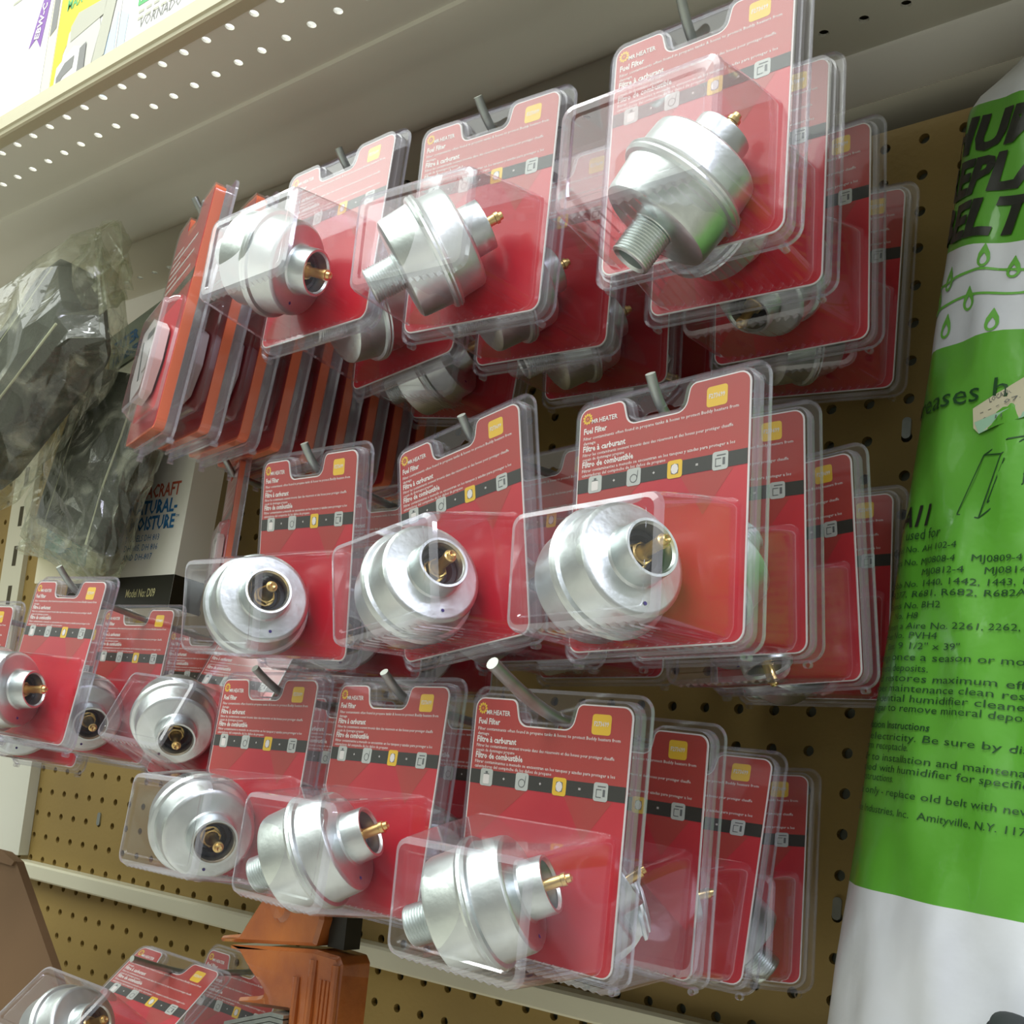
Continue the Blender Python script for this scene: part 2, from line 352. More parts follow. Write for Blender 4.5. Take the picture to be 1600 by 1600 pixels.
def seal_mesh():
    mb = MB(); mb.lathe([(.61, .001), (.61, .40)], 28, 0); mb.lathe([(.61, .398), (.74, .395), (.74, .31), (.64, .27)], 28, 0); return mb

def make_filter_pack():
    r = thing('fuel_filter_package', 'x', 'packaged fuel filter', (0, 0, 0))
    mb = MB(); printing(mb); mb.build('printed_card', CARD_M, r, smooth=False)
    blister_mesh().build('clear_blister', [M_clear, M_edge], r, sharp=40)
    f = filter_mesh().build('fuel_filter', [M_zinc, mat('purple_mark', (.05, .03, .25), .5)], r, sharp=30); f['label'] = 'zinc plated steel filter with threaded nipple'
    s = stem_mesh().build('brass_stem', M_brass, f, sharp=40); s['label'] = 'brass hex nut and pin'
    k = seal_mesh().build('rubber_seal', M_seal, f, sharp=40)
    return r
def copy_tree(o, parent=None):
    c = o.copy(); COL.objects.link(c)
    if parent: c.parent = parent; c.matrix_parent_inverse = o.matrix_parent_inverse
    for ch in list(o.children): copy_tree(ch, c)
    return c

# ================================================================== STRUCTURE
def hole_sheet(mb, i0, i1, j0, j1, place, r=.14, depth=.2, m=0, n=12, keep=None):
    """perforated sheet: cells of one inch, a round hole with its own wall in each; place(u, v, d) -> point"""
    for i in range(i0, i1 + 1):
        for j in range(j0, j1 + 1):
            if keep and not keep(i, j):
                mb.add([place(i + a, j + b, 0) for a, b in ((-.5, -.5), (.5, -.5), (.5, .5), (-.5, .5))], [(0, 1, 2, 3)], m); continue
            sq, ci, dp = [], [], []
            for k in range(n):
                t = 2 * math.pi * k / n; c, s = math.cos(t), math.sin(t); q = .5 / max(abs(c), abs(s))
                sq.append(place(i + c * q, j + s * q, 0)); ci.append(place(i + r * c, j + r * s, 0)); dp.append(place(i + r * c, j + r * s, depth))
            # corners: n=12 misses the exact corners, so add them
            for k in range(n):
                k2 = (k + 1) % n; t1, t2 = 2 * math.pi * k / n, 2 * math.pi * (k + 1) / n
                tc_ = next((a for a in (math.pi * .25, math.pi * .75, math.pi * 1.25, math.pi * 1.75) if t1 < a < t2), None)
                if tc_ is None: mb.add([sq[k], sq[k2], ci[k2], ci[k]], [(0, 1, 2, 3)], m)
                else: mb.add([sq[k], place(i + .5 * math.copysign(1, math.cos(tc_)), j + .5 * math.copysign(1, math.sin(tc_)), 0), sq[k2], ci[k2], ci[k]], [(0, 1, 2, 3, 4)], m)
                mb.add([ci[k], ci[k2], dp[k2], dp[k]], [(0, 1, 2, 3)], m)

mb = MB(); hole_sheet(mb, -42, 22, -15, 15, lambda u, v, d: (u, v, d))
mb.box(-42.5, 22.5, 15.5, 15.6, 0, .2); mb.box(-42.5, 22.5, -17, -15.5, 0, .2, 1)  # brown strip: shade of the recess above the board, put into the colour
struct(mb.build('wall_back', [M_peg, M_wallb], loc=WORLD0, smooth=False))
mb = MB(); mb.box(-42.5, 22.5, -26, 15.6, .40, .7); struct(mb.build('wall_backing', M_pegback, loc=WORLD0, smooth=False))

# cream cross rail under the pegboard panels
mb = MB(); mb.loft([[(x, 8.12, -.02), (x, 8.12, -.62), (x, 8.2, -.72), (x, 8.72, -.72), (x, 8.8, -.62), (x, 8.8, -.02)] for x in (-32.3, 22.5)], cap0=True, cap1=True)
struct(mb.build('trim_1', M_rail, loc=WORLD0))

# shelf above: perforated sheet with stiffening channels and a front price lip
XS0, XS1 = -70, 24
mb = MB(); SY = -16.5
def sheet(u, v, d): return (u + .5, SY - d, v)
for (z0, z1, zh) in ((-12.0, -11.8, None), (-11.8, -10.8, -11.3), (-10.7, -9.7, -10.2), (-3.7, -2.7, -3.2)):
    if zh is None: mb.add([(XS0, SY, z0), (XS1, SY, z0), (XS1, SY, z1), (XS0, SY, z1)], [(0, 1, 2, 3)])
    else: hole_sheet(mb, XS0, XS1 - 1, 0, 0, lambda u, v, d, zh=zh: (u + .5, SY - d, v + zh), r=.13, depth=.08)
for z0, z1 in ((-10.8, -10.7), (-9.7, -8.9), (-5.7, -3.7), (-2.7, -2.1)):
    mb.add([(XS0, SY, z0), (XS1, SY, z0), (XS1, SY, z1), (XS0, SY, z1)], [(0, 1, 2, 3)])
prof = [(-8.9, SY), (-8.86, SY + .10), (-8.6, SY + .16), (-7.7, SY + .20), (-7.3, SY + .27), (-6.7, SY + .50), (-6.3, SY + .64), (-6.05, SY + .66), (-5.85, SY + .58), (-5.75, SY + .4), (-5.7, SY)]
mb.loft([[(x, y, z) for z, y in prof] for x in (XS0, XS1)], close=False)
prof = [(-2.1, SY), (-2.05, SY + .10), (-1.0, SY + .56), (-.82, SY + .60), (-.74, SY + .5), (-.74, SY - .4)]
mbr = MB(); mbr.loft([[(x, y, z) for z, y in prof] for x in (XS0, XS1)], close=False)
mb.add([(XS0, SY - .09, -12), (XS1, SY - .09, -12), (XS1, SY - .09, -11.8), (XS0, SY - .09, -11.8)], [(0, 1, 2, 3)])
sh = thing('shelf', 'cream perforated metal shelf with price lip running above the hanging packages', 'shelf', WORLD0)
mb.build('perforated_deck', M_shelf, sh, sharp=50); mbr.build('rear_channel', mat('rear_channel_pale', (.86, .85, .80), .35), sh, sharp=50)  # rear channel is coloured paler than the deck
mb = MB(); prof = [(-11.5, SY), (-11.5, SY + .06), (-12.0, SY + .26), (-12.08, SY + .24), (-12.1, SY + .14), (-12.16, SY + .10), (-12.16, SY - .30), (-12.10, SY - .34), (-12.10, SY - .45), (-12.0, SY - .47), (-11.9, SY - .40), (-11.9, SY)]
mb.loft([[(x, y, z) for z, y in prof] for x in (XS0, XS1)])
mb.build('price_lip', M_lip, sh, sharp=30)['label'] = 'yellowish cream price lip'
mb = MB(); mb.box(-12, XS1, SY - .35, SY - .2, -5.5, -.8); mb.build('added_hole_blocker', M_wallb, sh)  # dark sheet added over the rear holes to keep light out of them
mb = MB(); mb.box(-160, 140, Z0 / U, Z0 / U + 1, -160, 1); struct(mb.build('floor', mat('floor_tile', (.52, .50, .44), .35, noise=.12, nscale=2), loc=WORLD0, smooth=False))
mb = MB(); mb.box(-38.1, -36.2, -15.5, 8.1, -.25, 0); struct(mb.build('trim_2', M_rail, loc=WORLD0))
mb = MB()
for k in range(12): mb.box(-37.2, -36.85, -14.6 + 2 * k, -13.6 + 2 * k, -.262, -.25)
o_ = mb.build('trim_3', M_wallb, loc=WORLD0); struct(o_)

# ================================================================== FUEL FILTER PACKAGES
P = {
'I':(3.029,1.332,-9.696,0.045,0.038,0.027, (0.84,-0.40,0.36)), 'H':(-1.560,1.106,-9.281,0.132,-0.057,0.003, (0.80,-0.46,0.40)),
'G':(-5.942,1.037,-9.109,0.063,-0.070,-0.005, (0.93,0.27,-0.29)), 'F':(4.876,-4.575,-9.674,0.079,0.014,-0.041, (0.93,-0.20,-0.31)),
'E':(-0.239,-4.542,-9.509,0.122,0.047,-0.153, (0.95,-0.16,-0.27)), 'D':(-4.719,-4.369,-9.707,0.112,0.103,0.046, (0.90,-0.26,-0.35)),
'C':(5.064,-12.038,-9.724,-0.012,0.009,-0.021, (0.53,-0.83,0.20)), 'B':(-0.315,-11.904,-9.517,-0.031,0.029,0.025, (0.71,-0.55,0.44)),
'A':(-5.010,-12.176,-9.645,0.023,-0.082,-0.025, (0.91,0.27,0.31)), 'J':(-15.306,-1.703,-9.354,-0.007,-0.119,0.039, (0.92,-0.15,0.36)),
'I2':(3.155,1.514,-7.006,0.056,0.089,0.049, (0.64,-0.61,0.47)), 'I3':(3.052,1.839,-4.2,-0.115,-0.131,0.029, (0.81,-0.40,0.43)),
'I4':(2.723,2.187,-1.5,-0.20,-0.17,-0.057, (-0.67,-0.58,-0.46)), 'F2':(4.505,-4.910,-6.825,-0.039,0.086,-0.049, (-0.38,0.68,-0.63)),
'F3':(4.741,-4.687,-4.15,0.205,0.121,-0.049, (0.41,0.91,-0.08)), 'F4':(4.514,-4.704,-1.347,0.071,0.074,-0.003, (0.74,-0.56,-0.38)),
'C2':(4.548,-12.400,-7.0,-0.071,0.025,-0.025, (0.29,0.05,0.96)), 'C3':(4.519,-12.453,-4.3,0.020,0.12,-0.005, (-0.16,0.78,-0.61)),
'C4':(4.311,-12.462,-1.55,-0.05,0.12,0.040, (0.67,-0.30,0.68)), 'B2':(-0.480,-12.176,-6.768,-0.036,0.035,0.015, (0.59,-0.58,0.56)),
'B3':(-0.638,-12.379,-3.949,-0.002,0.100,0.011, (0.60,-0.53,0.61)), 'A2':(-5.114,-12.236,-6.75,0.073,-0.064,-0.106, (0.38,-0.53,0.76)),
'A3':(-4.999,-12.231,-3.793,-0.017,0.043,0.136, (0.86,-0.50,0.12)), 'J2':(-15.832,-1.375,-6.544,-0.004,-0.083,0.021, (0.91,0.32,-0.25)),
'K':(-21.212,-1.152,-9.074,-0.087,-0.057,0.016, (0.99,-0.07,0.09)), 'M':(-11.148,-0.558,-5.469,-0.007,-0.416,0.074, (0.80,0.56,-0.22)),
'N':(-13.113,9.329,-5.573,-0.067,-0.802,0.048, (0.9,-0.3,-0.25)), 'E2':(0.034,-4.746,-6.62,0.164,0.013,-0.007, (0.86,-0.51,0.06)),
'D2':(-4.80,-4.25,-6.90,.09,.05,.03, (.8,.3,-.4)), 'D3':(-4.85,-4.20,-4.15,.05,.05,.02, (.8,.3,-.4)), 'E3':(.0,-4.75,-3.8,.05,.02,-.02, (.8,-.3,.4)),
'G2':(-5.95,1.18,-6.40,.05,-.03,.0, (.8,.3,-.4)), 'H2':(-1.52,1.28,-6.52,.08,-.02,.01, (.8,.3,-.4)), 'H3':(-1.50,1.45,-3.75,.05,.0,.01, (.8,.3,-.4)),
'K2':(-20.0,-1.0,-6.35,-.05,-.08,.02, (.8,.2,-.4)), 'M2':(-11.0,-.42,-2.75,0,-.20,.04, (.8,.3,.4)), 'J3':(-15.9,-1.15,-3.85,0,-.05,.02, (.8,.3,.4)),
'N2':(-12.9,9.45,-2.9,0,-.30,.02, (.8,.3,.4)), 'B4':(-.70,-12.42,-1.35,0,.06,.01, (.8,.3,.4)),
}
SHIFT = {'C': (.35, .25, .35), 'A': (-.1, 0, 0), 'G': (.05, .14, 0), 'H': (.06, .02, 0), 'I': (.05, .05, 0), 'D': (-.05, .02, 0)}
HK = {'C': 'upper right hook', 'B': 'upper middle hook', 'A': 'upper hook beside the edge-on packages', 'F': 'middle row right hook', 'E': 'middle row centre hook', 'D': 'middle row left hook',
      'I': 'long lower hook', 'H': 'lower row middle hook', 'G': 'lower row left hook', 'J': 'hook below the wrapped pads', 'K': 'hook at the left picture edge', 'M': 'hook beside the Model D09 carton', 'N': 'bottom left hook'}
LOOK = {'I': 'red fuel filter package, brass pin pointing right, foremost on the ', 'H': 'red fuel filter package, pin tilted up right, foremost on the ', 'G': 'red fuel filter package with filter end-on, foremost on the ',
        'F': 'red fuel filter package, filter mouth upper right, foremost on the ', 'E': 'tilted red fuel filter package, foremost on the ', 'D': 'red fuel filter package with round filter face, foremost on the ',
        'C': 'topmost red fuel filter package, foremost on the ', 'B': 'red fuel filter package, threaded nipple lower left, foremost on the ', 'A': 'red fuel filter package, hollow filter mouth, foremost on the ',
        'J': 'leaning red fuel filter package, foremost on the ', 'K': 'cropped red fuel filter package, foremost on the ', 'M': 'red fuel filter package swung outward on the ', 'N': 'red fuel filter package tipped steeply up on the '}
proto = make_filter_pack(); first = True
for k, v in P.items():
    o = proto if first else copy_tree(proto); first = False
    M = Rp(*v[3:6]); o.location = V(*v[:3]); o.rotation_euler = world_rot(M)
    n = int(k[1:] or 1)
    o['label'] = (LOOK[k] + HK[k]) if n == 1 else 'red fuel filter package, %s from the front on the %s' % ({2: 'second', 3: 'third', 4: 'fourth'}[n], HK[k[0]])
    o['group'] = 'fuel filter packages on pegboard hooks'
    f = next(c for c in o.children if c.name.startswith('fuel_filter'))
    ax = Vector(v[6]).normalized(); axw = Vector((ax.x, ax.z, -ax.y))
    q = Vector((1, 0, 0)).rotation_difference(axw); f.rotation_euler = q.to_euler(); f.scale = (1.10,) * 3; dx, dy, dz = SHIFT.get(k, (0, 0, 0))
    f.location = Vector(((.04 - .1 * ax.x + dx) * U, (-T - 1.14 - .05 * ax.z + dz) * U, -(3.26 - .1 * ax.y + dy) * U))

# ================================================================== HOOKS
HOOKS = {'C': (4.72, [('C', 0), ('C2', 0), ('C3', 0), ('C4', 0)], (-12.75, -10.25)), 'B': (-.45, [('B', 0), ('B2', 0), ('B3', 0), ('B4', 0)], (-12.52, -10.1)),
         'A': (-5.02, [('A', 0), ('A2', 0), ('A3', 0)], (-12.70, -10.05)), 'F': (4.70, [('F', 0), ('F2', 0), ('F3', 0), ('F4', 0)], (-5.22, -10.15)), 'E': (-.02, [('E', 0), ('E2', 0), ('E3', 0)], (-5.1, -10.0)),
         'D': (-4.82, [('D', 0), ('D2', 0), ('D3', 0)], (-5.0, -10.15)), 'G': (-5.85, [('G', 0), ('G2', 0)], (.45, -9.95)), 'H': (-1.46, [('H', 0), ('H2', 0), ('H3', 0)], (.48, -10.0)),
         'I': (3.0, [('I', 0), ('I2', 0), ('I3', 0), ('I4', 0)], (.51, -11.85)), 'J': (-15.4, [('J', 0), ('J2', 0), ('J3', 0)], (-2.48, -10.0)), 'K': (-20.9, [('K', 0), ('K2', 0)], (-1.9, -9.7)),
         'M': (-11.1, [('M', 0), ('M2', 0)], (-1.1, -6.3)), 'N': (-13.0, [('N', 0), ('N2', 0)], (8.75, -7.3))}
HLAB = {'C': 'grey wire peg hook with raised tip carrying the topmost package', 'B': 'grey wire peg hook carrying the upper middle packages', 'A': 'grey wire peg hook carrying the upper left filter packages', 'F': 'grey wire peg hook carrying the right packages of the middle row',
        'E': 'grey wire peg hook carrying the tilted centre package', 'D': 'grey wire peg hook carrying the left packages of the middle row', 'G': 'grey wire peg hook carrying the left packages of the lower row', 'H': 'grey wire peg hook carrying the middle packages of the lower row',
        'I': 'long thick grey peg hook with upswept tip in the lower row', 'J': 'pale wire peg hook carrying the far left leaning packages', 'K': 'wire peg hook at the left picture edge', 'M': 'wire peg hook carrying the outward swung package', 'N': 'dark wire peg hook carrying the steeply tipped package'}
def hook(path, label, r=.10, name='peg_hook'):
    mb = MB(); mb.tube(path, r, 12, 0, 1)
    t = mb.build(name, [M_hook, M_tip], loc=WORLD0, sharp=50); tag(t, label, 'hook', 'pegboard hooks'); return t
def bez(a, b, c, n=7): return [tuple(Vector(a) * (1 - t) ** 2 + Vector(b) * 2 * t * (1 - t) + Vector(c) * t * t) for t in [i / n for i in range(n + 1)]]
for k, (x, pk, (yt, zt)) in HOOKS.items():
    pts = [(x, P[p][1] - .02, P[p][2]) for p, _ in pk]
    yw = pts[-1][1] + .05
    path = [(x, yw, .6)] + [(x, p[1], p[2]) for p in pts[::-1]][:-1]
    f0 = pts[0]; st = (x, f0[1] - .0, f0[2] + .5); path += bez(st, (x, f0[1] - .02, f0[2] - (.5 if k == 'I' else .02)), (x, yt, zt))
    hook(path, HLAB[k], .125 if k == 'I' else .10)

# small steel clips in three board holes
for (x, y, lab) in ((6, -7.3, 'small steel clip in a pegboard hole beside the green bag top'), (5, 4.72, 'small steel clip in a pegboard hole low beside the green bag'), (-27, 5.72, 'small steel clip in the pegboard at the lower left')):
    mb = MB(); mb.prism(rounded([(x - .11, y - .2), (x + .11, y - .2), (x + .11, y + .35), (x - .11, y + .35)], .1, 4), -.06, .1); tag(mb.build('board_clip', M_hook, loc=WORLD0), lab, 'clip', 'steel clips in the pegboard')

# ================================================================== SIDE-ON PACKAGES (white connector in a red tray)
SW, SH, ST = 5.45, 7.0, .50; sh_ = SW / 2
def side_outline():
    l, r_, t_, b_ = -sh_ + .27, sh_ - .27, -HV + .25, SH - HV - .2
    return rounded([(l, t_), (-.75, t_), (-.62, t_ + .55), (.62, t_ + .55), (.75, t_), (r_, t_), (r_, b_), (l, b_)], [.22, .16, .2, .2, .16, .22, .24, .24])
def make_side_pack():
    r = thing('connector_package', 'x', 'packaged connector', (0, 0, 0)); ol = side_outline()
    mb = MB(); mb.prism(ol, -.50, -.24, 0); mb.poly(offset(ol, -.06), -.504, 1)
    for k in range(6): mb.poly(rect(-sh_ + .5, -sh_ + .5 + (3.6 if k % 2 else 1.4), .45 + .22 * k, .53 + .22 * k), -.508, 2)
    mb.poly(rect(-sh_ + .34, sh_ - .34, 1.9, 2.2), -.508, 3)
    mb.build('printed_tray', [M_oran, M_red, M_ink, M_stripe], r, smooth=False)
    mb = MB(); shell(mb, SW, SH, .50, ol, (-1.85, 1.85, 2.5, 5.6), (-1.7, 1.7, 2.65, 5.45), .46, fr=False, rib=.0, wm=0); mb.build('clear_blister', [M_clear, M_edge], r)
    mb = MB()
    mb.prism(rounded([(-1.3, 2.5), (.2, 2.35), (1.1, 2.7), (1.2, 3.6), (.7, 4.4), (-.6, 4.6), (-1.25, 4.0)], .12, 3), -.90, -.56, 0)
    mb.prism([(-.8, 2.9), (-.68, 2.85), (.12, 4.05), (0, 4.1)], -.915, -.88, 1); mb.prism(rect(-.1, .9, 2.72, 2.9, .08), -.915, -.88, 1)
    mb.prism(rect(.3, 1.0, 3.3, 3.9, .1), -.93, -.9, 0)
    mb.v = [(x, y + .65, z) for x, y, z in mb.v]
    mb.build('white_connector', [M_wplas, M_dark], r, sharp=30)
    return r
sp = make_side_pack(); ords = ['front', 'second', 'third', 'fourth', 'fifth', 'sixth', 'seventh', 'eighth', 'ninth']
for k in range(9):
    o = sp if k == 0 else copy_tree(sp)
    z = -9.91 + [0, 1.12, 2.21, 3.2, 4.15, 5.05, 5.95, 6.85, 7.75][k]; ya = [.41, .36, .34, .335, .33, .32, .31, .30, .29][k]
    o.location = V(-10.1 + .05 * k, -11.86 - [0, .25, .34, .35, .3, .28, .26, .24, .22][k], z); o.rotation_euler = world_rot(Rp(ya, -.092 + .008 * k, .115 - .012 * k))
    o['label'] = 'red tray package with white connector seen edge-on, %s of the side-on row' % ords[k]; o['group'] = 'side-on connector packages'
o = copy_tree(sp); o.scale = (.6, .6, .6); o.location = V(-11.6, -5.75, -6.6); o.rotation_euler = world_rot(Rp(.55, -.03, 0)); o['label'] = 'small red edged package hanging low between white box and middle row'; o['group'] = 'side-on connector packages'
hook([(-10.0, -12.1, .6), (-10.05, -12.2, -6)] + bez((-10.08, -11.95, -9.6), (-10.1, -11.9, -10.1), (-10.25, -12.55, -10.5)), 'pale wire peg hook carrying the side-on red packages')
hook([(-11.6, -5.6, .6), (-11.6, -5.75, -6.2), (-11.6, -5.8, -7.0), (-11.6, -6.2, -7.4)], 'wire peg hook carrying the small red edged package')

# ================================================================== BOXES ON THE SHELF
M_wbox = mat('white_carton', (.84, .84, .82), .5); M_purp = mat('purple_print', (.24, .10, .42), .5); M_ybox = mat('yellow_carton', (.85, .66, .03), .5)
M_grn = mat('green_print', (.10, .48, .16), .5); M_cream = mat('cream_carton', (.85, .80, .60), .5); M_lgrey = mat('light_grey_print', (.50, .50, .42), .5)
M_mgrey = mat('grey_print', (.22, .22, .22), .5); M_lblue = mat('pale_blue_print', (.55, .68, .85), .5); M_blue = mat('blue_print', (.12, .16, .45), .5)
def carton(name, x0, x1, y0, y1, z0, z1, m, label, cat='box', rot=None):
    r = thing(name, label, cat, ((x0 + x1) / 2, y1, (z0 + z1) / 2)); w2, d2 = (x1 - x0) / 2, (z1 - z0) / 2; hh = y1 - y0
    mb = MB(); mb.prism(rect(-w2, w2, -hh, 0, .04, 2), -d2, d2); mb.build('carton', m, r, smooth=False)
    if rot: r.rotation_euler = world_rot(Rp(*rot))
    return r, w2, hh, -d2
ZB = -9.6; BY = -16.6
r, w2, hh, zf = carton('white_appliance_box', -31.5, -22.15, -27.5, BY, ZB, -3.5, M_wbox, 'white box with purple banner at the far left of the shelf')
mb = MB(); c = lambda x, y: (x - (-26.825), y - BY)
mb.poly([c(-22.62, -24.9), c(-23.5, -22.35), c(-23.02, -22.62), c(-22.62, -22.12), c(-22.1 - .1, -24.9)], zf - .01, 0)
mb.poly([c(-22.55, -18.1), c(-23.6, -17.9), c(-23.6, -17.4), c(-22.3, -17.75)], zf - .01, 2)
text(mb, 'EBW-C', *c(-22.85, -22.55), .34, zf - .02, 1, width=1.35, bold=.03, rot=math.radians(-76))
mb.build('banner_print', [M_purp, M_wbox, M_blue, M_lgrey], r, smooth=False); mb = MB()
for k in range(4): mb.poly(rect(c(-25.3, 0)[0], c(-24.2, 0)[0], -9.2 + .3 * k, -9.1 + .3 * k), zf - .01, 3)
mb.build('printing', [M_purp, M_wbox, M_blue, M_lgrey], r, smooth=False)
r, w2, hh, zf = carton('yellow_heater_box', -22.1, -17.35, -27.5, BY, ZB, -3.5, M_wbox, 'yellow and white box with a grey heater picture on the shelf')
mb = MB(); c = lambda x, y: (x + 19.725, y - BY)
mb.poly([c(-22.08, -27.4), c(-22.08, -19.2), c(-21.5, -19.2), c(-21.45, -27.4)], zf - .01, 1)
mb.poly([c(-22.0, -26.5), c(-22.0, -22.3), c(-21.6, -22.5), c(-21.6, -26.5)], zf - .02, 2)
mb.poly([c(-21.45, -27.4), c(-21.45, -17.5), c(-20.9, -18.2), c(-20.85, -21.2), c(-20.2, -22.3), c(-18.9, -22.2), c(-17.4, -23.0), c(-17.4, -27.4)], zf - .01, 0)
mb.poly([c(-20.6, -21.9), c(-20.1, -22.25), c(-18.7, -22.0), c(-18.5, -21.4), c(-18.95, -19.4), c(-20.85, -19.2)], zf - .02, 3)
mb.poly([c(-20.5, -22.1), c(-20.1, -22.5), c(-18.3, -22.4), c(-18.4, -21.8), c(-20.4, -21.5)], zf - .03, 4)
mb.poly([c(-18.3, -22.3), c(-17.6, -22.6), c(-18.0, -20.2), c(-18.8, -19.8)], zf - .03, 4)
mb.poly([c(-18.2, -20.4), c(-17.45, -21.6), c(-17.4, -18.3), c(-18.6, -18.6)], zf - .01, 5)
mb.poly([c(-21.1, -20.75), c(-20.1, -21.25), c(-19.45, -21.0), c(-19.4, -17.6), c(-21.3, -17.2)], zf - .035, 8)
mb.poly([c(-21.0, -20.35), c(-20.55, -20.75), c(-19.95, -20.85), c(-19.98, -20.4), c(-20.55, -20.25), c(-20.97, -19.9)], zf - .045, 6)
mb.poly([c(-19.65, -21.0), c(-19.25, -21.1), c(-19.2, -19.9), c(-19.65, -19.6)], zf - .045, 6)
text(mb, 'MAX', *c(-21.0, -22.9), .42, zf - .02, 7, width=1.0, bold=.02)
mb.build('printing', [M_ybox, M_cream, M_mgrey, mat('pale_heater_print', (.62, .62, .58), .5), M_lgrey, M_lblue, M_mgrey, M_grn, M_wbox], r, smooth=False)
r, w2, hh, zf = carton('white_fan_box', -17.3, -8.5, -27.5, BY, ZB, -5.7, M_wbox, 'white box with green bar and grey lettering, rightmost on the shelf')
mb = MB(); c = lambda x, y: (x + 12.9, y - BY)
mb.poly(rect(c(-16.3, 0)[0], c(-13.2, 0)[0], c(0, -21.75)[1], c(0, -21.25)[1], .05), zf - .01, 0); text(mb, 'Powerful', *c(-16.15, -21.36), .28, zf - .02, 2, width=1.8)
text(mb, 'Heater', *c(-16.2, -22.0), .5, zf - .01, 1, width=1.8)
for k in range(2):
    for j in range(9): mb.poly(rect(c(-16.2 + .42 * j, 0)[0], c(-15.9 + .42 * j, 0)[0], c(0, -21.05 + .24 * k)[1], c(0, -20.95 + .24 * k)[1]), zf - .01, 3)
text(mb, 'VORNADO', *c(-16.1, -20.38), .36, zf - .01, 1, width=2.3, shear=.25)
mb.poly([c(-17.28, -21.5), c(-16.8, -21.2), c(-16.9, -18.6), c(-17.28, -18.3)], zf - .01, 4)
mb.build('printing', [M_grn, M_mgrey, M_wbox, M_lgrey, M_lblue], r, smooth=False)

# ================================================================== WHITE CARTON, MODEL D09, AND NEIGHBOURS
M_pbox = mat('pale_carton', (.80, .79, .73), .5); M_teal = mat('teal_print', (.02, .13, .30), .4, col2=(.02, .30, .28), nscale=40); M_inkb = mat('blue_letter_ink', (.03, .17, .40), .5)
M_inkr = mat('red_letter_ink', (.50, .10, .05), .5); M_black = mat('black_print', (.015, .014, .01), .4); M_inky = mat('pale_yellow_ink', (.72, .68, .38), .5)
r, w2, hh, zf = carton('humidifier_filter_box', -24.6, -17.75, -13.2, -2.3, -4.4, -3.1, M_pbox, 'white carton with blue and red lettering and a black Model No: D09 band', rot=(0, -.06, 0))
mb = MB(); R0 = w2
mb.poly(rect(-w2, w2, -1.2, 0), zf - .01, 0); mb.add([(w2 + .01, -1.2, zf), (w2 + .01, 0, zf), (w2 + .01, 0, -zf), (w2 + .01, -1.2, -zf)], [(0, 1, 2, 3)], 0)
text(mb, 'Model No: D09', R0 - 2.75, -.42, .30, zf - .02, 1, width=1.8, bold=.008, res=3)
mb.build('band_print', [M_black, M_inky], r, smooth=False); mb = MB()
text(mb, 'AQUACRAFT', R0 - 3.9, -4.22, .50, zf - .01, 2, width=3.3, bold=.02); text(mb, 'NATURAL-', R0 - 3.55, -3.60, .50, zf - .01, 3, width=2.95, bold=.03)
text(mb, 'MOISTURE', R0 - 3.35, -2.95 - .03, .50, zf - .01, 3, width=2.75, bold=.03); text(mb, 'TM', R0 - .57, -3.35, .10, zf - .01, 3)
for k, s_ in enumerate(('MODELS DH 803', 'DH 805, DH 806', 'AND DH-807')): text(mb, s_, R0 - 3.45, -2.55 + .36 * k, .24, zf - .01, 3, width=(2.1, 2.1, 1.85)[k])
mb.build('printing', [M_black, M_inky, M_inkr, M_inkb], r, smooth=False)
r, w2, hh, zf = carton('picture_package', -25.6, -21.4, -7.6, -3.3, -5.2, -4.75, M_cream, 'cream package with a teal picture panel below the wrapped pads', 'package')
mb = MB(); mb.poly(rounded([(-1.7, -3.6), (1.4, -3.6), (1.4, -.45), (-.2, -.85), (-1.7, -.95)], .15), zf - .01, 0); mb.poly(rect(-.25, .25, -3.2, -1.3, .1), zf - .02, 1); mb.build('picture_panel', [M_teal, M_lgrey], r, smooth=False)
r, w2, hh, zf = carton('plain_white_panel', -39.5, -32.2, 2.6, 7.95, -.5, -.02, mat('plain_white', (.62, .62, .54), .5), 'plain whitish flat panel standing on the cream rail at the left')
# brown corrugated carton at the bottom left
mb = MB(); mb.prism([(-34, 6.75), (-23.4, 6.85), (-22.5, 7.1), (-19.3, 10.1), (-17.2, 12.2), (-15.6, 14.5), (-34, 14.5)], -6.0, -5.7); mb.prism([(-34, 6.75), (-23.35, 6.83), (-22.45, 7.08), (-22.6, 7.25), (-34, 7.0)], -6.1, -6.0)
tag(mb.build('cardboard_box', mat('brown_cardboard', (.17, .095, .045), .7, noise=.15, nscale=6), loc=WORLD0, sharp=20), 'brown cardboard box leaning at the bottom left corner', 'box')

